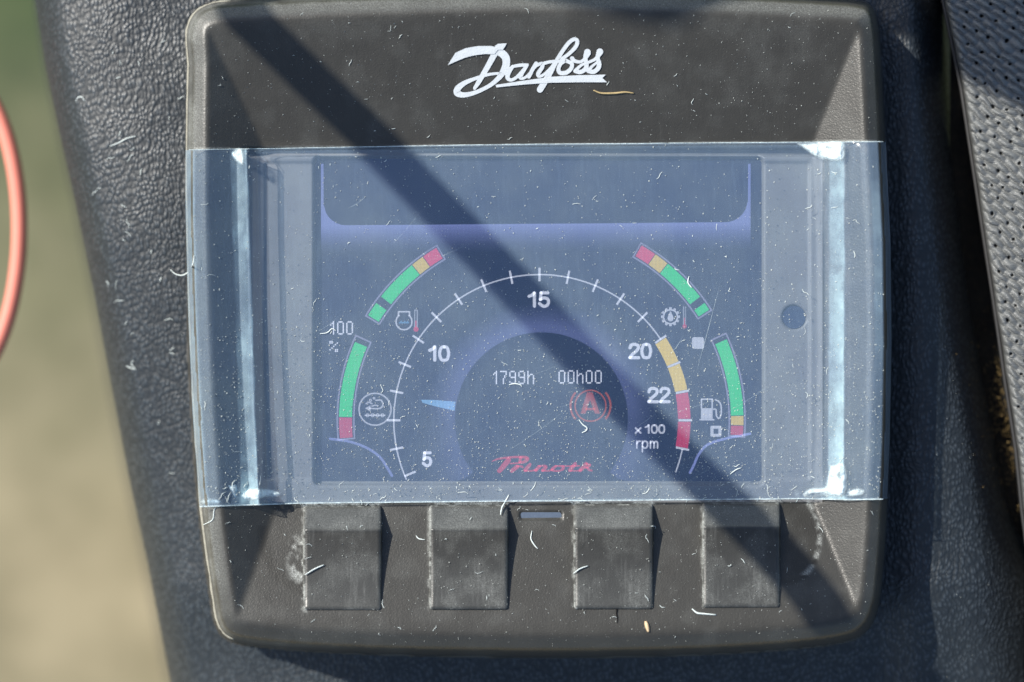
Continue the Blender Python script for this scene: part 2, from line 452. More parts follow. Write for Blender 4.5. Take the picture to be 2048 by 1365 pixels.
def rrect(x, y, x0, y0, x1, y1, r):
    qx = np.abs(x - (x0 + x1) / 2) - (x1 - x0) / 2 + r; qy = np.abs(y - (y0 + y1) / 2) - (y1 - y0) / 2 + r
    return -(np.hypot(np.maximum(qx, 0), np.maximum(qy, 0)) + np.minimum(np.maximum(qx, qy), 0) - r)   # + inside
ZR = 68.0
EL = [(-50, 384), (80, 380), (250, 381), (420, 381), (620, 386), (820, 395), (1020, 410), (1200, 434), (1300, 446)]
ER = [(-50, 1742), (55, 1748), (290, 1762), (500, 1772), (700, 1774), (900, 1770), (1060, 1763), (1170, 1754), (1300, 1740)]
def face_z(x, y):
    xl = interp(EL, y) + 32; xr = interp(ER, y) - 26
    zl = ZR * (1 - (x - xl) / 112.0); zrr = ZR * (1 - (xr - x) / 112.0)
    yt = 24 + .00006 * (x - 1080) ** 2
    zt = ZR * (1 - (y - yt) / (292 - yt)); yb = 1262 - .00006 * (x - 1080) ** 2
    zb = ZR * (y - 1008) / (yb - 1008)
    z = smax(smax(zl, zrr, 3), smax(zt, zb, 1), 4); z = smax(z, 0 * z, 3)
    return smin(z, ZR + 0 * z, 5)
def housing_z(x, y, d):
    z = face_z(x, y)
    # display zone: shallow plateau and window recess
    mid = sstep(296, 300, y) * sstep(1006, 1002, y)
    z = z - 4 * mid * sstep(490, 500, x) * sstep(1652, 1642, x) - 14 * sstep(296, 299, y) * sstep(314, 309, y) * sstep(480, 500, x) * sstep(1660, 1642, x)
    z = z - 5 * sstep(0, 6, rrect(x, y, 527, 322, 1622, 962, 8))
    w = rrect(x, y, 624, 309, 1530, 974, 14)
    z = z - 22 * sstep(1, 9, w)
    z = z - 12 * sstep(0, 5, 26 - np.hypot(x - 1588, y - 635))
    z = z - 6 * sstep(0, 3, rrect(x, y, 1038, 1022, 1126, 1042, 6))
    # rounded rim, base flange, wall
    R = 34.0; k_ = 1.25; dd = np.array([-1, 0, 2, 5, 8, 24, 29, 34, 38]); dz = np.array([36, 32, 23, 18, 15.5, 4.2, 1.6, .4, 0]); z = z - np.interp(d, np.linspace(-1, 38, 157), np.convolve(np.pad(np.interp(np.linspace(-1, 38, 157), dd, dz), 6, mode='edge'), np.ones(13) / 13, 'valid'))
    z = np.where(d < 0, 24 + d * 14, z)
    return z
g_ = 3.0
xs = np.arange(352, 1806, g_); ys = np.arange(-60, 1332, g_); X, Y = np.meshgrid(xs, ys)
dS = sdf(X, Y, Pc)
Z = housing_z(X, Y, dS); Z = np.maximum(Z, -150)
# slight casting waviness
Z += .5 * (smooth_noise(X, Y, 90, 31, 2) - .5)
nz1 = smooth_noise(X, Y, 45, 41, 4); nz2 = smooth_noise(X, Y, 14, 42, 3)
dust = .05 * sstep(.45, .8, nz1) + .20 * sstep(36, 18, dS) * sstep(2, 8, dS) * np.maximum(sstep(60, 30, Y), sstep(520, 420, X)) * sstep(1250, 1150, Y)  # second term pales the top and left rim, a painted highlight
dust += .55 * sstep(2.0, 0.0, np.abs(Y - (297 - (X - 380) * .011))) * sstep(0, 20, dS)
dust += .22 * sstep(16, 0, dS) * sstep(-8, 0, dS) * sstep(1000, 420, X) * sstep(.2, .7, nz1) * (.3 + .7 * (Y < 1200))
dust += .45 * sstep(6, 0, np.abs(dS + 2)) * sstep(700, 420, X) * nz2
B = [(606, 1010, 764, 1222), (858, 1009, 1017, 1221), (1147, 1007, 1307, 1220), (1404, 1004, 1561, 1217)]
for (x0, y0, x1, y1) in B:
    rr = -rrect(X, Y, x0, y0, x1, y1, 6)
    dust += .5 * sstep(6, 0, rr) * sstep(.42, .66, nz2) * (X < x0 + 10)
    dust += .6 * sstep(7, 1, rr) * sstep(.35, .6, nz2) * (Y < y0 + 3)
# crumbly patch left of the first key
pt = np.hypot((X - 596) / 26, (Y - 1120) / 58); dust += .75 * sstep(1.1, .4, pt) * sstep(.42, .62, nz2) * (X > 560)
# grime patch right of the last key, with pale rim
pt = np.maximum(np.hypot((X - 1575) / 66, (Y - 1075) / 92), 0)
stain_shade = .62 * sstep(1.05, .92, pt) * (X > 1500) * (Y > 1004)
dust += .55 * sstep(.12, .0, np.abs(pt - .97)) * (X > 1590) * sstep(.35, .6, nz2) * (Y < 1150)
stain_shade += .5 * sstep(.09, .02, np.abs(pt - 1.0)) * (Y > 1120) * (X < 1640) * (X > 1560)
pl = np.hypot((X - 612) / 92, (Y - 1062) / 118); stain_shade += .45 * sstep(1.12, 1.0, pl) * sstep(.72, .95, pl) * (X < 606) * (Y > 1050)

keep = (dS > -14)
V = W(X, Y, Z).reshape(-1, 3); q = grid_quads(*X.shape, keep=keep); V2, q2, used = compact(V, q)
fx_ = X.ravel()[used][q2].mean(1); fy_ = Y.ravel()[used][q2].mean(1)
inframe = (fx_ > 497) & (fx_ < 1646) & (fy_ > 299) & (fy_ < 1005)
def part_of(name, sel, m):
    v3, q3, u3 = compact(V2, q2[sel]); me = mesh_np(name, v3, q3)
    attr(me, "dust", np.clip(dust, 0, 1).ravel()[used][u3]); attr(me, "stain_shade", np.clip(stain_shade, 0, 1).ravel()[used][u3])
    return link(name, me, m, unit, center=False)
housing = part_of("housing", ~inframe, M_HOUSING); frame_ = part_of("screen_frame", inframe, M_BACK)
# gasket: pale dusty seal line round the base
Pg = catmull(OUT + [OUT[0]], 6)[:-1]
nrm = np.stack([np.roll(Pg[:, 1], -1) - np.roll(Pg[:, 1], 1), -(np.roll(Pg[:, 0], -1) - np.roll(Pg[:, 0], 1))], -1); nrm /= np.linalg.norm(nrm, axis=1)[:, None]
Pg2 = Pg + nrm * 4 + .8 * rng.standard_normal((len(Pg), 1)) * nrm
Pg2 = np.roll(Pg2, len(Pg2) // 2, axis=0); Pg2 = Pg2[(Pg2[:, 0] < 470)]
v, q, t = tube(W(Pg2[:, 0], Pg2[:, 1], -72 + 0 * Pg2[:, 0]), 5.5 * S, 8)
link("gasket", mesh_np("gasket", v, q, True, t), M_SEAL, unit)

# keys
def key(x0, y0, x1, y1):
    st = 1.6; xs = np.arange(x0 - 4, x1 + 4.1, st); ys = np.arange(y0 - 4, y1 + 4.1, st); X, Y = np.meshgrid(xs, ys)
    d = rrect(X, Y, x0, y0, x1, y1, 7)
    crease = y0 + 50
    z = np.interp(Y, [y0, crease, crease + 6, y1], [7, 42, 42, 63.0])
    z = z + 1.2 * sstep(crease - 3, crease, Y) - 3.0 * np.sin(np.clip((Y - crease) / (y1 - crease), 0, 1) * math.pi)
    edge = sstep(-1.5, 1.5, d); te = np.clip((10.0 - d) / 10.0, 0, 1); rnd = 9.0 * (1 - np.sqrt(np.clip(1 - te ** 2, 0, 1)))
    f = face_z(X, Y)
    z = f - 8 + (np.maximum(z, f + 6) - rnd - f + 8) * edge
    n1 = smooth_noise(X, Y, 40, 61, 4); n2 = smooth_noise(X, Y, 9, 62, 3)
    me = mesh_np("push_button", W(X, Y, z).reshape(-1, 3), grid_quads(*X.shape))
    du = .10 * sstep(.4, .75, n1) + .5 * sstep(4, 0, np.abs(d - 2)) * sstep(.4, .65, n2) * ((X < x0 + 8) | (Y < y0 + 8))  # left and top edges paled as painted highlights, broken up by crumbs
    du += .12 * sstep(crease + 60, y1, Y) * n1 + .10 * sstep(crease, crease - 4, Y) + .25 * sstep(5, 1, d) * (X < x0 + 8) * sstep(.2, .6, n2)  # upper slope and left edge paled, sunlight painted into the colour
    attr(me, "dust", np.clip(du, 0, 1)); attr(me, "stain_shade", (.30 + .6 * n1) * sstep(crease, crease + 6, Y) * (.35 + .65 * sstep(crease + 100, crease + 10, Y)))  # face below the crease darkened, painted shade with uneven smudging
    return link("push_button", me, M_BUTTON, unit)
for b in B: key(*b)

def flat_poly(pts, z, nm="p"):
    """triangulated flat polygon from photo pixels; returns v, q, t"""
    from mathutils.geometry import tessellate_polygon
    pts = np.array(pts, float)
    tr = tessellate_polygon([[Vector((p[0], -p[1], 0)) for p in pts]])
    return W(pts[:, 0], pts[:, 1], z + 0 * pts[:, 0]), np.zeros((0, 4), int), np.array(tr).reshape(-1, 3)
def slab(pts, z0, z1):
    """polygon with thickness"""
    pts = np.array(pts, float); n_ = len(pts); v, _, t = flat_poly(pts, z1); vb = W(pts[:, 0], pts[:, 1], z0 + 0 * pts[:, 0])
    i = np.arange(n_); j = (i + 1) % n_
    return np.vstack([v, vb]), np.stack([i, j, j + n_, i + n_], -1), t
def rr_pts(x0, y0, x1, y1, r, n=6):
    out = []
    for cx, cy, a in ((x1 - r, y0 + r, -90), (x1 - r, y1 - r, 0), (x0 + r, y1 - r, 90), (x0 + r, y0 + r, 180)):
        for k in range(n + 1):
            th = math.radians(a + 90 * k / n); out.append((cx + r * math.cos(th), cy + r * math.sin(th)))
    return out
v, q, t = slab(rr_pts(1041, 1025, 1123, 1039, 5), -4, 1.5)
link("status_window", mesh_np("status_window", v, q, False, t), M_SLOT, unit)
v, q, t = slab([(1588 + 23 * math.cos(a), 635 + 23 * math.sin(a)) for a in np.linspace(0, 2 * math.pi, 40, endpoint=False)], -19, -13)
link("light_sensor", mesh_np("light_sensor", v, q, False, t), M_SENSOR, unit)
v, q, t = tube(W(*np.array([(1234, 1219, 58), (1233, 1228, 60), (1235, 1236, 62), (1235, 1248, 65)]).T), [1.6 * S, 1.5 * S, 1.3 * S, .4 * S], 5)
link("crack", mesh_np("crack", v, q, True, t), M_CRACK, unit)

# ---- stroke lettering
def ribbon(pts, z, n=7):
    """pts: (x, y, width) centre line -> flat strip with rounded ends"""
    P = catmull(pts, n); xy = P[:, :2]; w = np.maximum(P[:, 2], .3) / 2
    T = np.gradient(xy, axis=0); T /= np.linalg.norm(T, axis=1)[:, None] + 1e-9; Nn = np.stack([-T[:, 1], T[:, 0]], -1)
    zz = z if not callable(z) else z(xy[:, 0], xy[:, 1])
    L = xy + Nn * w[:, None]; Rr = xy - Nn * w[:, None]
    k = len(xy); V = np.vstack([L, Rr]); i = np.arange(k - 1)
    q = np.stack([i, i + 1, i + 1 + k, i + k], -1); tr = []
    for end, sgn in ((0, -1), (k - 1, 1)):
        base = len(V); c = xy[end]; m_ = 5
        arc = [c + w[end] * (Nn[end] * math.cos(a) + sgn * T[end] * math.sin(a)) for a in np.linspace(0, math.pi, m_ + 2)[1:-1]]
        V = np.vstack([V, arc]); idx = [end] + list(range(base, base + m_)) + [end + k]
        for a_, b_ in zip(idx[1:-1], idx[2:]): tr.append((idx[0], a_, b_))
    zv = z(V[:, 0], V[:, 1]) if callable(z) else z + 0 * V[:, 0]
    return W(V[:, 0], V[:, 1], zv), q, np.array(tr).reshape(-1, 3)

def strokes(strk, polys, ox, oy, sc, zf, dz=.12):
    parts = []; k = 0
    for s in strk:
        p = np.array(s, float); p = np.stack([ox + p[:, 0] * sc, oy + p[:, 1] * sc, p[:, 2] * sc], -1)
        parts.append(ribbon(p, (lambda a, b, kk=k: zf(a, b) + kk * dz))); k += 1
    for s in polys:
        p = np.array(s, float); p = np.stack([ox + p[:, 0] * sc, oy + p[:, 1] * sc], -1)
        v, q, t = flat_poly(p, 0.0); v = W(p[:, 0], p[:, 1], zf(p[:, 0], p[:, 1]) + k * dz); parts.append((v, q, t)); k += 1
    return join(parts)
DST = [
 [(590, 238, 85), (700, 262, 90), (765, 320, 92), (775, 400, 88), (745, 480, 78), (690, 560, 60), (600, 640, 48), (480, 706, 46), (360, 750, 52), (260, 762, 64), (200, 735, 80), (215, 680, 72), (290, 622, 56), (400, 575, 42), (540, 530, 36), (660, 512, 32), (760, 515, 30)],
 [(650, 260, 74), (575, 400, 66), (500, 530, 60), (450, 615, 54), (405, 685, 38)],
 [(740, 500, 30), (790, 520, 34), (800, 470, 34), (860, 430, 36), (940, 415, 40), (1010, 412, 36)],
 [(850, 430, 40), (805, 500, 50), (790, 560, 50), (830, 588, 40), (890, 560, 38), (960, 490, 40), (1015, 420, 40)],
 [(1020, 412, 40), (965, 500, 46), (940, 560, 44), (985, 565, 32), (1050, 510, 32), (1100, 440, 30)],
 [(1125, 392, 44), (1080, 470, 46), (1040, 550, 46)],
 [(1070, 490, 28), (1130, 420, 34), (1195, 395, 42), (1195, 440, 46), (1150, 510, 48), (1160, 545, 38), (1220, 520, 32), (1300, 440, 30), (1340, 385, 34)],
 [(1225, 390, 40), (1290, 375, 38), (1390, 368, 42), (1480, 360, 42)],
 [(1170, 700, 74), (1225, 610, 72), (1290, 500, 62), (1350, 390, 52), (1420, 270, 46), (1500, 160, 46), (1565, 112, 46), (1605, 130, 46), (1590, 195, 46), (1510, 280, 42), (1410, 350, 40)],
 [(1480, 365, 42), (1540, 395, 46), (1535, 450, 48), (1480, 500, 50), (1410, 505, 50), (1385, 465, 48), (1410, 400, 44), (1460, 365, 40)],
 [(1545, 335, 50), (1575, 365, 44), (1640, 375, 36), (1700, 335, 40), (1735, 275, 60)],
 [(1725, 262, 78), (1700, 330, 48), (1715, 400, 52), (1700, 460, 52), (1640, 495, 50), (1585, 482, 52)],
 [(1590, 470, 40), (1660, 410, 32), (1740, 380, 34), (1820, 340, 38), (1860, 280, 50)],
 [(1870, 258, 80), (1845, 325, 48), (1862, 395, 52), (1850, 450, 54), (1795, 492, 52), (1735, 480, 52)],
 [(1740, 468, 40), (1800, 410, 30), (1850, 375, 30)],
]
DPO = [
 [(90, 415), (180, 270), (300, 215), (450, 190), (600, 190), (690, 215), (640, 285), (520, 285), (400, 300), (300, 325), (200, 365)],
 [(640, 190), (680, 165), (780, 157), (765, 192), (735, 235), (660, 235)],
 [(650, 645), (1000, 592), (1300, 550), (1600, 532), (1940, 525), (1900, 565), (1955, 615), (1600, 615), (1300, 620), (1000, 640), (660, 675)],
]
v, q, t = strokes(DST, DPO, 880, 60, 1 / 5.851, lambda a, b: face_z(np.asarray(a, float), np.asarray(b, float)) + 1.2, .06)
o = link("script_logo", mesh_np("script_logo", v, q, False, t), M_PRINT, unit)
o["label"] = "white script brand lettering printed on the upper bezel"

# ------------------------------------------------------------------ screen and what it shows
ZS = -26.0
v, q, t = slab(rr_pts(628, 312, 1526, 972, 10), ZS - 4, ZS)
screen = link("screen", mesh_np("screen", v, q, False, t), M_LCD, unit)
WHT = np.array([.52, .52, .58]); GRN = np.array([.0, .46, .10]); YEL = np.array([.50, .34, .03]); RED = np.array([.38, .012, .045])
VIO = np.array([.085, .095, .205]); EDG = np.array([.15, .14, .20]); ORG = np.array([.50, .075, .01]); SKYB = np.array([.10, .27, .46])
def lit(name, parts, col, label=None):
    v, q, t = join(parts); me = mesh_np(name, v, q, False, t)
    colattr(me, np.broadcast_to(np.asarray(col, np.float32), (len(me.vertices), 3)))
    o = link(name, me, M_PIX, screen)
    if label: o["label"] = label
    return o
GX, GY = 1079.0, 841.0
def pol(r, a, cx=GX, cy=GY): a = np.radians(a); return cx + r * np.cos(a), cy - r * np.sin(a)
def arcband(r0, r1, a0, a1, z, n=None, cx=GX, cy=GY):
    n = n or max(3, int(abs(a1 - a0) / 2.0) + 2); a = np.linspace(a0, a1, n)
    x0, y0 = pol(r0, a, cx, cy); x1, y1 = pol(r1, a, cx, cy)
    V = W(np.concatenate([x0, x1]), np.concatenate([y0, y1]), z + np.zeros(2 * n)); i = np.arange(n - 1)
    return V, np.stack([i, i + 1, i + 1 + n, i + n], -1), np.zeros((0, 3), int)
Z1, Z2, Z3 = ZS + .5, ZS + 1.0, ZS + 1.5
line = lambda pts, w, z=Z2: ribbon([(p[0], p[1], w) for p in pts], z, 6)
def seg(x0, y0, x1, y1, w, z=Z2):
    dx, dy = x1 - x0, y1 - y0; L = math.hypot(dx, dy); nx, ny = -dy / L * w / 2, dx / L * w / 2
    return flat_poly([(x0 + nx, y0 + ny), (x1 + nx, y1 + ny), (x1 - nx, y1 - ny), (x0 - nx, y0 - ny)], z)

# upper frame of the page (gradient glow)
def glow_mesh(name, verts_xyz, quads, cols, label=None):
    me = mesh_np(name, verts_xyz, quads, False); colattr(me, cols); o = link(name, me, M_PIX, screen)
    if label: o["label"] = label
    return o
xi = np.unique(np.concatenate([[642, 646.9, 647.1], np.linspace(647.2, 1495.8, 170), [1495.9, 1496.1, 1501]]))
def inner_y(x):
    l, r, rad, yb = 647, 1496, 46, 448
    t = np.where(x < l + rad, np.clip((l + rad - x) / rad, 0, 1), np.where(x > r - rad, np.clip((x - r + rad) / rad, 0, 1), 0))
    return yb - (x - 1075) * .008 - rad * (1 - np.sqrt(np.clip(1 - t * t, 0, 1))) 
y0 = np.where((xi < 647) | (xi > 1496), 328, inner_y(xi)); rows = []
y1 = 458 - (xi - 1075) * .008
ytop = [y0, np.maximum(y0 + 2, y1 - 9), y1, y1 + 12, y1 + 30, y1 + 46]
inten = [1.0, 1.0, .8, .5, .15, 0.0]
V = np.vstack([W(xi, yr, Z1 + 0 * xi) for yr in ytop]); cols = np.vstack([np.outer(np.full(len(xi), k), VIO * 1.5) for k in inten])
glow_mesh("page_frame", V, grid_quads(6, len(xi)), cols)

# central hub glow ring
an = np.linspace(-38, 218, 120)
R0 = 172.0; CXh, CYh = 1083.0, 838.0
rr_ = [0, 2, 14, 34, 60]; ii = [0.0, 1.0, .95, .45, 0.0]
V = []; cols = []
for r_, k in zip(rr_, ii):
    flare = 1 + .7 * np.clip((np.abs(an - 90) - 95) / 35, 0, 1)
    x, y = pol(R0 + r_ * flare, an, CXh, CYh); y = np.minimum(y, 964); V.append(W(x, y, Z1 + 0 * x)); 
    f = .55 + .45 * np.cos(np.radians(an - 90)).clip(0, 1) ** .5
    cols.append(np.outer(k * f, VIO * .8))
glow_mesh("hub_ring", np.vstack(V), grid_quads(5, len(an)), np.vstack(cols))

# rev counter
lit("dial_arc", [arcband(290, 292.8, 33.7, 204, Z2, 90), arcband(290, 292.8, -11.5, -21, Z2, 8)], WHT * .8)
for k in range(20):
    a = 202.5 - 11.25 * k
    x0, y0_ = pol(278, a); x1, y1_ = pol(305, a)
    if k == 0: x0, y0_ = pol(268, a); x1, y1_ = pol(292, a)
    lit("dial_tick", [seg(x0, y0_, x1, y1_, 4.2, Z3)], WHT * .9)
for a0, a1, c in ((33.2, 23, YEL), (22, 11.8, YEL), (10.7, .6, RED), (-.6, -10.8, RED)):
    lit("dial_zone", [arcband(277, 302, a0, a1, Z2)], c * 1.15)
lit("needle", [flat_poly([(842, 800), (870, 800.5), (911, 804), (909, 822), (870, 813), (845, 806)], Z2)], SKYB * .8 + .04)

# side gauges
def gauge(r0, r1, a0, a1, segs):
    n_ = 16; a = np.linspace(a0, a1, n_)
    lit("gauge_outline", [arcband(r0 - 5, r0 - 2, a0, a1, Z1, n_), arcband(r1 + 2, r1 + 5, a0, a1, Z1, n_),
        arcband(r0 - 2, r1 + 2, a0, a0 + .45 * np.sign(a1 - a0), Z1, 2), arcband(r0 - 2, r1 + 2, a1 - .45 * np.sign(a1 - a0), a1, Z1, 2)], EDG * 1.2)
    for s0, s1, c in segs: lit("gauge_segment", [arcband(r0, r1, s0, s1, Z2)], c)
gauge(377, 402, 120.2, 149.2, [(120.9, 125.4, RED * 1.3), (125.6, 129.3, YEL), (129.5, 142.0, GRN), (144.3, 148.5, GRN)])
gauge(375, 401, 155.0, 185.8, [(157.0, 179.0, GRN), (179.2, 185.2, RED)])
gauge(380, 405, 60.4, 32.4, [(59.7, 55.2, RED * 1.3), (55.0, 50.8, YEL), (50.6, 37.6, GRN), (35.4, 33.1, GRN)])
gauge(383, 408, 25.2, -4.9, [(23.4, 1.4, GRN), (1.2, -1.4, YEL), (-1.6, -4.3, RED)])
lit("page_curve", [line([(660, 878), (700, 884), (735, 897), (760, 915), (775, 937), (784, 952)], 5)], VIO * 1.5)
lit("page_curve", [line([(1500, 868), (1450, 878), (1415, 890), (1397, 910), (1388, 930), (1380, 946)], 5)], VIO * 1.9)

# proportional figures, from Blender's own font
def text(s, x0, y0, x1, y1, z=Z2, bold=.03, name="numeral", col=WHT):
    cu = bpy.data.curves.new("t", 'FONT'); cu.body = s; cu.offset = bold; cu.resolution_u = 4; cu.fill_mode = 'FRONT'
    to = bpy.data.objects.new("t", cu); COL.objects.link(to); dg = bpy.context.evaluated_depsgraph_get()
    me = bpy.data.meshes.new_from_object(to.evaluated_get(dg)); bpy.data.objects.remove(to); bpy.data.curves.remove(cu)
    n_ = len(me.vertices); co = np.empty(n_ * 3, np.float32); me.vertices.foreach_get("co", co); co = co.reshape(-1, 3)
    mn, mxx = co.min(0), co.max(0)
    x = x0 + (co[:, 0] - mn[0]) / (mxx[0] - mn[0]) * (x1 - x0); y = y1 - (co[:, 1] - mn[1]) / (mxx[1] - mn[1]) * (y1 - y0)
    me.vertices.foreach_set("co", W(x, y, z + 0 * x).astype(np.float32).ravel()); me.name = name
    me.update(); colattr(me, np.broadcast_to(col.astype(np.float32), (n_, 3)))
    return link(name, me, M_PIX, screen)
def glyphs(s, x0, y0, x1, y1, w, name="numeral", col=WHT, z=Z2):
    G = {"1": ([[(.05, .26), (.34, .18), (.56, .02)], [(.60, .0), (.60, 1)]], .8),
         "0": ([[(.5, 0), (.82, .08), (.97, .5), (.82, .92), (.5, 1), (.18, .92), (.03, .5), (.18, .08), (.5, 0)]], 1),
         "2": ([[(.05, .27), (.15, .07), (.5, 0), (.88, .09), (.93, .30), (.70, .52), (.28, .76), (.05, .98)], [(.03, 1), (.98, 1)]], 1),
         "5": ([[(.90, 0), (.20, 0)], [(.20, 0), (.12, .50)], [(.12, .50), (.45, .38), (.84, .45), (.96, .68), (.80, .94), (.42, 1), (.03, .80)]], 1),
         "x": ([[(.05, .38), (.9, 1)], [(.9, .38), (.05, 1)]], .9), " ": ([], .25),
         "r": ([[(.15, .38), (.15, 1)], [(.15, .60), (.4, .40), (.65, .38)]], .6),
         "p": ([[(.1, .38), (.1, 1.35)], [(.1, .6), (.4, .38), (.8, .45), (.88, .7), (.75, .95), (.4, 1), (.1, .85)]], .95),
         "m": ([[(.08, .38), (.08, 1)], [(.08, .55), (.35, .40), (.62, .55), (.62, 1)], [(.62, .55), (.9, .40), (1.16, .55), (1.16, 1)]], 1.25)}
    gap = .28; tot = sum(G[c][1] for c in s) + gap * (len(s) - 1); k = (x1 - x0 - w) / tot; x = x0 + w / 2; parts = []; i = 0
    for c in s:
        for st in G[c][0]:
            parts.append(ribbon([(x + px * k * (1 if c != "0" else 1), y0 + w / 2 + py * (y1 - y0 - w), w) for px, py in st], z + .05 * i, 5)); i += 1
        x += (G[c][1] + gap) * k
    return lit(name, parts, col)
if 0: text("15", 1054, 583, 1101, 616); pass
glyphs("15", 1054, 583, 1101, 616, 6.2); glyphs("10", 855, 691, 901, 724, 6.2); glyphs("20", 1256, 686, 1305, 719, 6.2); glyphs("22", 1294, 774, 1342, 807, 6.2); glyphs("5", 843, 903, 865, 935, 6.0)
glyphs("x 100", 1269, 849, 1331, 868, 3.6, "lettering", WHT * .85); glyphs("rpm", 1270, 873, 1318, 898, 3.4, "lettering", WHT * .85)

# dot-matrix figures
GL = {'1': ["..#", ".##", "#.#", "..#", "..#", "..#", "..#", "..#", "..#"], '7': ["#####", "....#", "....#", "...#.", "...#.", "..#..", "..#..", "..#..", "..#.."],
 '9': [".###.", "#...#", "#...#", "#...#", ".####", "....#", "....#", "#...#", ".###."], 'h': ["#....", "#....", "#.##.", "##..#", "#...#", "#...#", "#...#", "#...#", "#...#"],
 '0': [".###.", "#...#", "#...#", "#...#", "#...#", "#...#", "#...#", "#...#", ".###."], '%': ["##...", "##..#", "...#.", "..#..", ".#...", "#..##", "...##"]}
def dots(s, x, y, name="readout", adv=18.2, p=2.75, h=3.0, col=WHT * 1.25):
    parts = []
    for ch in s:
        gl = GL[ch]; ox = x + (p * 1.5 if ch == '1' else 0)
        for r_, rw in enumerate(gl):
            for c_, v_ in enumerate(rw):
                if v_ == '#':
                    a, b = ox + c_ * p, y + r_ * h; parts.append(flat_poly([(a, b), (a + 2.5, b), (a + 2.5, b + 2.7), (a, b + 2.7)], Z2))
        x += adv
    return lit(name, parts, col)
dots("1799h", 982, 742); dots("00h00", 1117, 741); dots("100", 656, 643); dots("%", 659, 682, p=3.6, h=3.3)

# icons
circ = lambda cx, cy, r, w, z=Z2, a0=0, a1=360: arcband(r - w / 2, r + w / 2, a0, a1, z, 40, cx, cy)
icon = lambda name, parts, c=WHT * .75, lab=None: lit(name, parts, c, lab)
icon("engine_icon", [circ(808, 644, 16, 3, a0=125, a1=415), seg(798, 624, 818, 624, 3), seg(797, 623, 797, 632, 3), seg(819, 623, 819, 632, 3)])
icon("coolant_mark", [seg(798, 646, 818, 646, 3), seg(801, 643, 804, 643, 2), seg(808, 643, 811, 643, 2), seg(814, 643, 817, 643, 2)], SKYB * .6)
icon("thermometer_icon", [seg(829.5, 621, 829.5, 655, 2), seg(834.5, 621, 834.5, 655, 2), seg(829, 620.5, 835, 620.5, 2)], WHT * .5)
icon("thermometer_bulb", [circ(832, 659, 2.6, 5), seg(832, 642, 832, 656, 2.6)], RED * 1.1)
teeth = []
for k in range(12):
    x0, y0_ = pol(15.5, 30 * k, 1341, 634); x1, y1_ = pol(19, 30 * k, 1341, 634); teeth.append(seg(x0, y0_, x1, y1_, 5))
icon("gear_icon", [circ(1341, 634, 14, 3, Z3)] + teeth)
icon("oil_drop", [flat_poly([(1341, 622)] + [(1341 + 6.2 * math.cos(a), 637 + 6.2 * math.sin(a)) for a in np.linspace(-.5, math.pi + .5, 12)], Z3)])
icon("thermometer_icon", [seg(1367, 613, 1367, 650, 2), seg(1371, 613, 1371, 650, 2)], WHT * .4)
icon("thermometer_bulb", [circ(1369, 653, 2.2, 4), seg(1369, 636, 1369, 650, 2.4)], RED * .9)
icon("full_mark", [flat_poly(rr_pts(1384, 675, 1408, 698, 4), Z2)])
o_ = rr_pts(1421, 852, 1443, 874, 3); i_ = rr_pts(1427, 858, 1437, 868, 1)
nn_ = len(o_); V = np.vstack([W(*np.array(o_).T, Z2), W(*np.array(i_).T, Z2)]); ix = np.arange(nn_); jx = (ix + 1) % nn_
icon("empty_mark", [(V, np.stack([ix, jx, jx + nn_, ix + nn_], -1), np.zeros((0, 3), int))])
icon("fuel_icon", [flat_poly([(1402, 817), (1425, 817), (1425, 838), (1402, 838)], Z2), seg(1402, 799, 1426, 799, 3), seg(1403, 799, 1403, 817, 3), seg(1424.5, 799, 1424.5, 817, 3), seg(1399, 840, 1429, 840, 3),
     line([(1427, 819), (1432, 820), (1433, 832), (1438, 837), (1442, 830), (1442, 812), (1438, 804), (1431, 800)], 3)])
icon("filter_icon", [circ(750, 819, 32, 3), seg(729, 831, 771, 831, 2.6), circ(735, 831, 3, 1.6), circ(745, 831, 3, 1.6), circ(755, 831, 3, 1.6), circ(765, 831, 3, 1.6),
     line([(752, 801), (762, 801), (766, 809), (762, 816), (752, 818), (740, 817)], 3), flat_poly([(741, 811), (730, 817), (741, 824)], Z3), line([(732, 808), (738, 805), (744, 808)], 2.6), circ(741, 801, 2, 2), circ(748, 797, 1.6, 2), line([(744, 813), (750, 811), (756, 812)], 2.6)], WHT * .65)
Ax, Ay = 1181, 812
icon("brake_warning_icon", [circ(Ax, Ay, 31, 3), circ(Ax, Ay, 40, 4, a0=-42, a1=42), circ(Ax, Ay, 40, 4, a0=138, a1=222)], ORG * .62)
icon("warning_letter", [flat_poly([(1174, 785), (1185, 785), (1200, 828), (1190, 828), (1180, 800), (1171, 828), (1161, 828)], Z2), flat_poly([(1171, 816), (1190, 816), (1191, 821), (1170, 821)], Z3)], ORG * np.array([.75, .6, 2.0]) * .75)

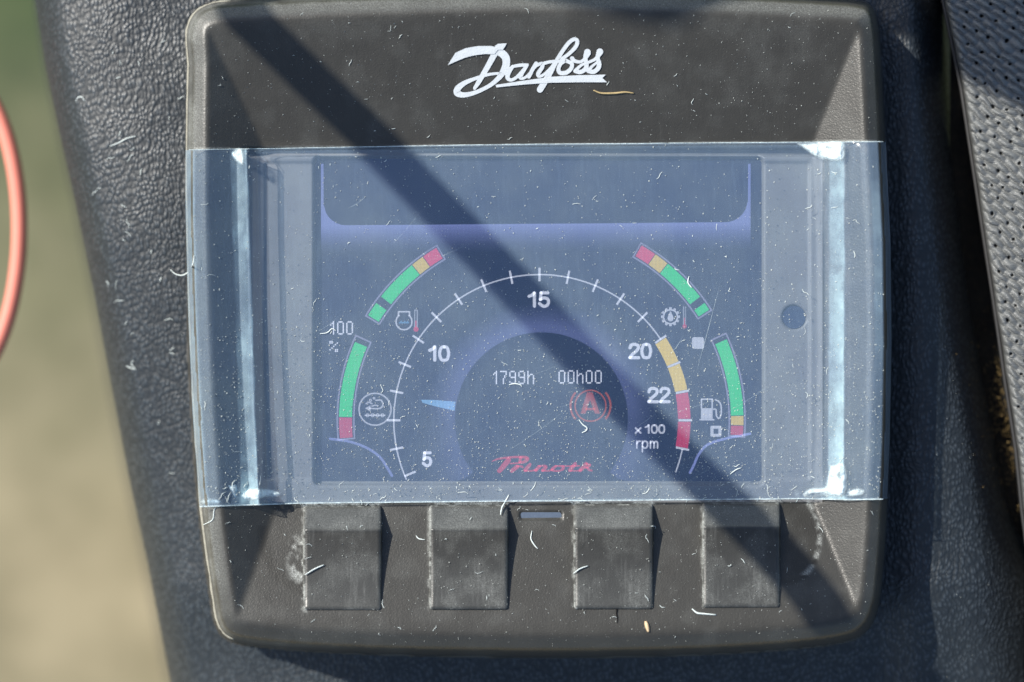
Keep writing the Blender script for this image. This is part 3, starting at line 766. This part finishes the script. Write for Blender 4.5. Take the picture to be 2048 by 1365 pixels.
PST = [
 [(190, 262, 14), (280, 225, 28), (430, 203, 34), (600, 192, 36), (720, 200, 46), (745, 228, 60), (690, 270, 46), (590, 288, 26), (480, 296, 24)],
 [(640, 205, 50), (625, 270, 45)],
 [(450, 240, 80), (385, 320, 84), (305, 412, 70)],
 [(585, 345, 66), (500, 412, 62)], [(585, 340, 28), (640, 338, 34), (670, 352, 34)],
 [(790, 308, 46), (760, 345, 60), (710, 400, 58)], [(710, 408, 26), (800, 412, 24), (890, 395, 34)],
 [(930, 345, 56), (880, 400, 56)], [(930, 335, 26), (1020, 335, 40), (1040, 360, 44), (985, 402, 52)], [(980, 410, 24), (1080, 410, 24), (1130, 395, 34)],
 [(1190, 340, 40), (1140, 385, 52), (1170, 410, 30), (1260, 408, 30), (1310, 370, 50), (1290, 338, 34), (1190, 335, 26)],
 [(1300, 335, 22), (1400, 338, 24), (1560, 332, 26)],
 [(1500, 300, 56), (1450, 360, 60), (1415, 400, 60)], [(1420, 410, 22), (1540, 410, 22), (1590, 395, 32)],
 [(1670, 300, 60), (1620, 360, 60), (1580, 402, 60)], [(1680, 305, 34), (1730, 318, 40), (1700, 352, 36), (1660, 362, 30)], [(1690, 360, 34), (1720, 395, 40), (1765, 408, 24)],
]
v, q, t = strokes(PST, [], 960, 890, 1 / 7.877, lambda a, b: Z2 + 0 * np.asarray(a, float), .03)
me = mesh_np("maker_mark", v, q, False, t); colattr(me, np.broadcast_to(np.array([.36, .015, .035], np.float32), (len(me.vertices), 3)))
o = link("maker_mark", me, M_PIX, screen); o["label"] = "red slanted script name at the foot of the screen"

# ------------------------------------------------------------------ protective film over the screen zone
def film_z(x, y):
    cl = 458 + 22 * (y - 300) / 700.0            # left crease wanders
    dl = interp(EL, y) - 381
    xp = x
    zl = np.interp(x - dl, [366, 373, 380, 392, 410, 452, 470, 492, 520, 560], [-40, 10, 34, 54, 65, 37, 32, 40, 22, 14])
    # crease bump
    zl = zl + 16 * np.exp(-((x - cl - 36) / 11.0) ** 2) - 6 * np.exp(-((x - cl) / 9.0) ** 2)
    dr = interp(ER, y) - 1772
    zr_ = np.interp(x - dr, [1600, 1648, 1658, 1690, 1700, 1738, 1752, 1764, 1773, 1780], [14, 16, 20, 50, 54, 64, 64, 54, 34, -20])
    z = np.where(x < 1100, zl, zr_)
    return z + 1.2 * (smooth_noise(x, y, 220, 71, 2) - .5)
def film_top(x): return np.interp(x, [370, 600, 1000, 1400, 1790], [301, 297, 290, 287, 284])
def film_bot(x): return np.interp(x, [370, 600, 1000, 1400, 1600, 1700, 1790], [1014, 1006, 1002, 999, 997, 999, 997])
xl_e = lambda y: interp(EL, y) - 10; xr_e = lambda y: interp(ER, y) + 9
nu, nv = 640, 200
u = np.linspace(0, 1, nu); vv = np.linspace(0, 1, nv); Ug, Vg = np.meshgrid(u, vv)
Yb = 300 + 705 * Vg; Xf = xl_e(Yb) + (xr_e(Yb) - xl_e(Yb)) * (Ug + .012 * np.sin(Ug * 2 * math.pi) * -1)
Yf = film_top(Xf) + (film_bot(Xf) - film_top(Xf)) * Vg
Zf = film_z(Xf, Yf); Zf = Zf - 8 * sstep(8, 0, Yf - film_top(Xf)) - 0 * Zf
Zf = np.maximum(Zf, np.where((sdf(Xf, Yf, Pc) > 6), face_z(Xf, Yf) + 3, Zf))
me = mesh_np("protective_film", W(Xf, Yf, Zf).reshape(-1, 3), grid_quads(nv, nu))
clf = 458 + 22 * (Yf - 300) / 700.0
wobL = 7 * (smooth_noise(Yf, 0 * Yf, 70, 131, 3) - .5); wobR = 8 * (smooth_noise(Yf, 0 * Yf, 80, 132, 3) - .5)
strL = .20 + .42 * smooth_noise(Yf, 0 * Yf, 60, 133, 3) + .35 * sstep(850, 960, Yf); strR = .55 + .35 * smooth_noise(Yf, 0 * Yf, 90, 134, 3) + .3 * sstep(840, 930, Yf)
white = sstep(19, 15, np.abs(Xf - clf - 19 - wobL)) * strL * sstep(-22, 8, Xf - clf - 2) + sstep(17, 13, np.abs(Xf - 1673 - wobR)) * strR * (.55 + .45 * sstep(1656, 1684, Xf))  # both crease strips paled, painting the reflection along each bend
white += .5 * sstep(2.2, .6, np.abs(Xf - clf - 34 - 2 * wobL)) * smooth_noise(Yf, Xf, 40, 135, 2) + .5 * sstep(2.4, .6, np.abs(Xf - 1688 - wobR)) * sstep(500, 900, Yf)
white += .35 * sstep(3.5, 0, film_bot(Xf) - Yf) + .30 * sstep(394, 386, Xf - (interp(EL, Yf) - 381)) + .25 * sstep(0, 6, Xf - 1745 - (interp(ER, Yf) - 1772)) * sstep(0, 6, 1768 - Xf + (interp(ER, Yf) - 1772)) * sstep(350, 380, Yf) * sstep(800, 650, Yf)  # includes the outer left wrap, paled for its sun-facing side
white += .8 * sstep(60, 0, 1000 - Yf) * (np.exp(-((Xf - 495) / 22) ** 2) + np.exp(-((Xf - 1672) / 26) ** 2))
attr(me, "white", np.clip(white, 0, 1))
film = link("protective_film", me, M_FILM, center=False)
tag(film, "scuffed clear blue protective film stretched across the display's screen", "film")

def crumple(pts, zc, amp, seed, name="crumpled_corner", spread=1.0):
    """ruffled torn bit of film: polygon filled by a warped grid"""
    pts = np.array(pts, float); x0, y0 = pts.min(0); x1, y1 = pts.max(0)
    xs = np.arange(x0 - 2, x1 + 2, 2.2); ys = np.arange(y0 - 2, y1 + 2, 2.2); X, Y = np.meshgrid(xs, ys)
    d = sdf(X, Y, np.vstack([pts, pts[:1]])); 
    z = film_z(X, Y) + zc + amp * (smooth_noise(X * 1.4, Y, 16, seed, 3)) * sstep(0, 10, d)
    V = W(X, Y, z).reshape(-1, 3); q = grid_quads(*X.shape, keep=d > 0); V2, q2, used = compact(V, q)
    me = mesh_np(name, V2, q2); attr(me, "white", np.clip(sstep(-1, 7, d) * 1.25, 0, 1).ravel()[used])
    return link(name, me, M_WHITE, film)
crumple(catmull([(445, 957), (462, 968), (472, 962), (486, 978), (505, 976), (540, 978), (562, 986), (556, 994), (530, 996), (505, 1002), (470, 1003), (462, 990), (452, 972)], 4), 3, 14, 81)
crumple(catmull([(398, 1003), (415, 996), (440, 1000), (456, 1004), (430, 1009), (405, 1009)], 4), 3, 9, 82)
crumple(catmull([(1660, 930), (1690, 930), (1690, 990), (1640, 993), (1612, 996), (1605, 988), (1620, 977), (1648, 974), (1654, 958)], 4), 3, 14, 83)
crumple(catmull([(1694, 984), (1715, 976), (1730, 982), (1722, 992), (1698, 994)], 4), 3, 10, 84)
crumple(catmull([(1592, 287), (1640, 284), (1685, 284), (1688, 318), (1664, 322), (1640, 320), (1615, 304)], 4), 3, 12, 85)
crumple(catmull([(454, 300), (484, 298), (486, 330), (470, 322), (458, 316)], 4), 3, 10, 86)
# hairline scratches in the film
sc_parts = []
for _ in range(13):
    x0_, y0_ = rng.uniform(560, 1600), rng.uniform(330, 980); a_ = math.radians(rng.normal(-35, 22)); L_ = rng.uniform(30, 190)
    if _ == 0: x0_, y0_, a_, L_ = 1330, 1015 - 25, math.radians(-32), 150
    xs_ = x0_ + np.linspace(0, L_, 14) * math.cos(a_); ys_ = np.clip(y0_ + np.linspace(0, L_, 14) * math.sin(a_) + 3 * np.sin(np.linspace(0, 3, 14)), 300, 992)
    sc_parts.append(tube(W(xs_, ys_, film_z(xs_, ys_) + .6), rng.uniform(.22, .45) * S * np.sin(np.linspace(.15, 3.0, 14)), 4))
v, q, t = join(sc_parts); me = mesh_np("scratches", v, q, True, t); attr(me, "white", np.full(len(v), .3)); o = link("scratches", me, M_WHITE, film); o["kind"] = "stuff"
# bright cut edges of the film
xx = np.linspace(388, 1768, 240)
xt0 = xx
for f_, off in ((film_bot, 1.0), (film_top, -.6)):
    xx = np.linspace(400, 1766, 240) if off > 0 else np.linspace(378, 1766, 240)
    yy_ = f_(xx) + .5 * (smooth_noise(xx, xx * 0, 30, 91, 2) - .5); zz_ = film_z(xx, yy_) + 1; zz_ = np.maximum(zz_, face_z(xx, yy_) + 3)
    v, q, t = tube(W(xx, yy_ + off, zz_), (1.15 if off > 0 else .8) * S, 6)
    me = mesh_np("film_edge", v, q, True, t); attr(me, "white", np.full(len(v), .75)); link("film_edge", me, M_WHITE, film)

# ------------------------------------------------------------------ cables: coral loop beside, a dark hose overhead and an added unseen shade tube
th = np.linspace(-62, 62, 60)
P = W(-110 + 149 * np.cos(np.radians(th)), 458 - 330 * np.sin(np.radians(th)), -450 + 0 * th)
tail0 = W(np.array([-2600, -1200, -420, -180, -90]), np.array([1500, 1150, 900, 830, 785]), np.array([-520, -500, -490, -480, -465.]))
tail1 = W(np.array([-90, -180, -420, -1200, -2600]), np.array([130, 88, 10, -250, -700]), np.array([-465, -480, -490, -500, -520.]))
v, q, t = tube(np.vstack([catmull(tail0, 8), P[1:-1], catmull(tail1, 8)]), 17 * S, 16)
o = link("looped_cable", mesh_np("looped_cable", v, q, True, t), M_CABLE)
tag(o, "coral red cable bowing into view at the left edge over the ground", "cable")

def shade_hose(path, h, rad, label):
    p = catmull(path, 8); x = p[:, 0] - SUN_A * (h - 20); y = p[:, 1] - SUN_B * (h - 20)
    P = np.stack([(x - CX) * S, (CY - y) * S, np.full(len(x), h * S) + p[:, 2] * S], -1)
    v, q, t = tube(P, (np.array(rad) if np.isscalar(rad) else np.interp(p[:, 0], *rad)) * S * np.ones(len(p)), 14); o = link("overhead_shade_hose", mesh_np("overhead_shade_hose", v, q, True, t), M_STRAP)
    tag(o, label, "hose", "hoses hanging over the display"); return o
shade_hose([(250, -290, 60), (380, -125, 20), (485, 0, 0), (610, 140, 0), (750, 290, 0), (900, 445, 0), (1050, 600, 0), (1215, 775, 0), (1390, 950, 0), (1500, 1050, 0), (1600, 1150, 0), (1680, 1240, 0), (1730, 1330, 0), (1760, 1480, 0)], 1500, 40, "black hose out of view whose diagonal shadow crosses the screen")
shade_hose([(700, -160, 60), (1000, -60, 0), (1180, -6, 0), (1350, 24, 0), (1440, -30, 0), (1600, -80, 0), (1740, -80, 0), (1880, -20, 0), (2000, 50, 0), (2180, 130, 0), (2500, 230, 40)], 2500, ([700, 1500, 1800, 1900, 2500], [52, 56, 60, 115, 120]), "added black tube out of view, shaped to shade the top bezel and seat")  # added unseen tube, bent and swollen only to cast these shadows

# ------------------------------------------------------------------ dust, lint and crumbs
def top_z(x, y):
    d = sdf(x, y, Pc)
    infilm = (y > film_top(x)) & (y < film_bot(x)) & (x > interp(EL, y)) & (x < interp(ER, y))
    zc, dl_, dr_ = console_z(x, y)
    z = np.where(d > 0, housing_z(x, y, d), zc)
    for (x0, y0, x1, y1) in B:
        ins = rrect(x, y, x0, y0, x1, y1, 7) > 0
        zk = np.interp(y, [y0, y0 + 50, y0 + 56, y1], [13, 42, 42, 64.0]); z = np.where(ins, np.maximum(zk, face_z(x, y) + 4), z)
    z = np.where(infilm, np.maximum(film_z(x, y), face_z(x, y) + 3), z)
    return z, infilm, d, dl_
def specks(name, n_, xr, yr, dens, rlo, rhi, m, label, power=2.5):
    x = rng.uniform(*xr, n_); y = rng.uniform(*yr, n_); z, inf, d, dl_ = top_z(x, y)
    keep = (rng.random(n_) < dens(x, y, inf, d)) & (dl_ > 30) & (np.abs(d) > 6); x, y, z = x[keep], y[keep], z[keep]; k = len(x)
    r = rlo + (rhi - rlo) * rng.random(k) ** power
    a = rng.uniform(0, 2 * math.pi, k)
    c = np.stack([(x - CX) * (D - z) / D, (CY - y) * (D - z) / D, z + r * .5], -1)
    V = []
    for j in range(3):
        aj = a + j * 2.094 + rng.uniform(-.4, .4, k); rj = r * rng.uniform(.6, 1.3, k); V.append(c + np.stack([rj * np.cos(aj), rj * np.sin(aj), -r * .3], -1))
    V.append(c + np.stack([0 * r, 0 * r, r * .9], -1)); V = np.stack(V, 1).reshape(-1, 3) * S
    i = np.arange(k)[:, None] * 4; T = np.stack([i + [0, 1, 2], i + [0, 1, 3], i + [1, 2, 3], i + [2, 0, 3]], 1).reshape(-1, 3)
    o = link(name, mesh_np(name, V, [], False, T), m, center=False); tag(o, label, "dust", kind="stuff"); return o
specks("dust_specks", 26000, (385, 1775), (290, 1010), lambda x, y, f, d: f * (.22 + .78 * sstep(450, 950, y)) * (.35 + .65 * smooth_noise(x, y, 120, 101, 2)) * 1.1, .45, 2.0, M_DUST, "fine pale dust sprinkled over the protective film", 3)
specks("dust_specks", 15000, (370, 1790), (-10, 1330), lambda x, y, f, d: (~f) * (d > 0) * (.35 + .65 * smooth_noise(x, y, 90, 103, 3)) * .8, .4, 1.45, M_DUST, "fine pale dust on the dark bezel and keys", 3)
specks("dust_specks", 2600, (80, 1990), (-10, 1365), lambda x, y, f, d: (d < 0) * .5, .45, 1.5, M_DUST, "fine pale dust scattered on the leatherette", 3)
# brown crumbs down in the crevice
k = 420; y = rng.normal(850, 85, k); x = interp(SEAM, y) - 6 - np.abs(rng.normal(0, 26, k)); z = console_z(x, y)[0]; zg = -225 - 30 * sstep(1900, 1990, x) + 16
ang = rng.uniform(0, 6.28, k); r = .7 + 2.0 * rng.random(k) ** 2.5
parts = []
c = np.stack([(x - CX), (CY - y), np.maximum(z, zg) + 3], -1)
V = []
for j in range(3):
    aj = ang + j * 2.094; rj = r * rng.uniform(.5, 1.5, k); V.append(c + np.stack([rj * np.cos(aj), rj * np.sin(aj), -r * .3], -1))
V.append(c + np.stack([0 * r, 0 * r, r], -1)); V = np.stack(V, 1).reshape(-1, 3); V[:, :2] *= ((D - V[:, 2]) / D)[:, None]; V *= S
i = np.arange(k)[:, None] * 4; T = np.stack([i + [0, 1, 2], i + [0, 1, 3], i + [1, 2, 3], i + [2, 0, 3]], 1).reshape(-1, 3)
o = link("crumbs", mesh_np("crumbs", V, [], False, T), M_GRIT, center=False); tag(o, "brown crumbs caught in the crevice beside the seat", "crumbs", kind="stuff")

def fibre(pts, w, lift=1.5, nseg=5):
    p = catmull(pts, 6); z = top_z(p[:, 0], p[:, 1])[0]; z = np.maximum(z, z.mean() - 6) + lift
    t_ = np.linspace(0, 1, len(p)); R = w * (.35 + .65 * np.sin(np.pi * np.clip(t_, .05, .95)) ** .6) * S
    return tube(W(p[:, 0], p[:, 1], z), R, nseg)
def one_fibre(name, pts, w, m, label, cat):
    v, q, t = fibre(pts, w); o = link(name, mesh_np(name, v, q, True, t), m); tag(o, label, cat); return o
one_fibre("straw_fibre", [(1187, 181), (1203, 187), (1230, 187), (1250, 185), (1268, 187)], 2.2, M_STRAW, "thin curved yellow straw fibre below the white script logo", "fibre")
one_fibre("wood_chip", [(1291, 1243), (1294, 1252), (1297, 1264)], 4.2, M_CHIP, "small tan chip lying below the third key", "chip")
one_fibre("lint_thread", [(341, 540), (352, 549), (366, 551), (378, 543), (386, 528), (388, 512)], 1.7, M_LINT, "long pale thread hooked over the left edge of the film", "lint thread")
one_fibre("lint_thread", [(220, 293), (238, 286), (255, 277), (272, 273)], 1.5, M_LINT, "straight pale thread on the leatherette left of the bezel", "lint thread")
one_fibre("lint_thread", [(152, 204), (156, 196), (164, 195), (170, 203)], 1.4, M_LINT, "small arched pale thread on the leatherette near its left roll", "lint thread")
one_fibre("lint_thread", [(407, 1050), (425, 1040), (428, 1022), (431, 1016)], 1.4, M_LINT, "tangled pale thread below the film's bottom left corner", "lint thread")
one_fibre("lint_thread", [(1018, 990), (1010, 1005), (1004, 1016), (1001, 1030)], 1.7, M_LINT, "slanted white thread by the second key's top right corner", "lint thread")
one_fibre("lint_thread", [(1158, 840), (1166, 850), (1174, 856), (1172, 862), (1164, 866)], 1.4, M_LINT, "hooked white thread below the orange warning symbol", "lint thread")
one_fibre("lint_thread", [(1018, 770), (1030, 768), (1040, 770), (1044, 774)], 1.3, M_LINT, "short curved thread under the hour readout digits", "lint thread")
one_fibre("lint_thread", [(1064, 1062), (1062, 1078), (1070, 1092), (1076, 1098)], 1.4, M_LINT, "curled white thread below the grey status window", "lint thread")
one_fibre("lint_thread", [(1384, 1218), (1394, 1226), (1408, 1228), (1432, 1230)], 2.0, M_LINT, "frayed white thread at the fourth key's bottom left corner", "lint thread")
one_fibre("lint_thread", [(850, 1080), (838, 1078), (832, 1072)], 1.4, M_LINT, "short pale thread on the bezel left of the second key", "lint thread")
one_fibre("lint_thread", [(640, 668), (654, 666), (664, 658), (672, 662)], 1.3, M_LINT, "short white thread near the hundred percent mark", "lint thread")
one_fibre("lint_thread", [(1146, 1148), (1160, 1138), (1176, 1132)], 1.5, M_LINT, "straight white thread across the third key's left edge", "lint thread")
one_fibre("lint_thread", [(610, 1150), (630, 1138), (648, 1130)], 1.6, M_LINT, "pale scratch-like thread on the first key's middle", "lint thread")
one_fibre("lint_thread", [(1460, 949), (1472, 940), (1483, 936)], 1.3, M_LINT, "straight white thread by the screen's bottom right corner", "lint thread")
one_fibre("lint_thread", [(1378, 553), (1376, 565), (1381, 573), (1384, 576)], 1.4, M_LINT, "white thread on the upper right green gauge bar", "lint thread")
parts = []
def scatter(n_, xr, yr, wlo, whi, llo, lhi, ok):
    c = 0
    while c < n_:
        x = rng.uniform(*xr); y = rng.uniform(*yr); L = llo + (lhi - llo) * rng.random() ** 2; a = rng.uniform(0, 6.28); pts = [(x, y)]
        for _ in range(3):
            a += rng.normal(0, .5); x += L / 3 * math.cos(a); y += L / 3 * math.sin(a); pts.append((x, y))
        P_ = np.array(pts)
        if not ok(P_): continue
        parts.append(fibre(pts, rng.uniform(wlo, whi), 1.3, 4)); c += 1
inside = lambda P_: bool((sdf(P_[:, 0], P_[:, 1], Pc) > 14).all())
scatter(34, (400, 1760), (20, 285), .3, .65, 4, 16, inside)
scatter(100, (400, 1760), (310, 990), .3, .85, 4, 20, inside)
scatter(45, (410, 1745), (1012, 1290), .3, .75, 4, 20, inside)
scatter(60, (420, 1730), (965, 1008), .3, .9, 4, 22, inside)
scatter(32, (150, 360), (20, 1340), .6, 1.2, 8, 24, lambda P_: bool((sdf(P_[:, 0], P_[:, 1], Pc) < -12).all() and (console_z(P_[:, 0], P_[:, 1])[1] > 30).all()))
v, q, t = join(parts)
o = link("lint_fibres", mesh_np("lint_fibres", v, q, True, t), M_LINT, center=False); tag(o, "countless short pale lint fibres over bezel, film and leatherette", "lint", kind="stuff")
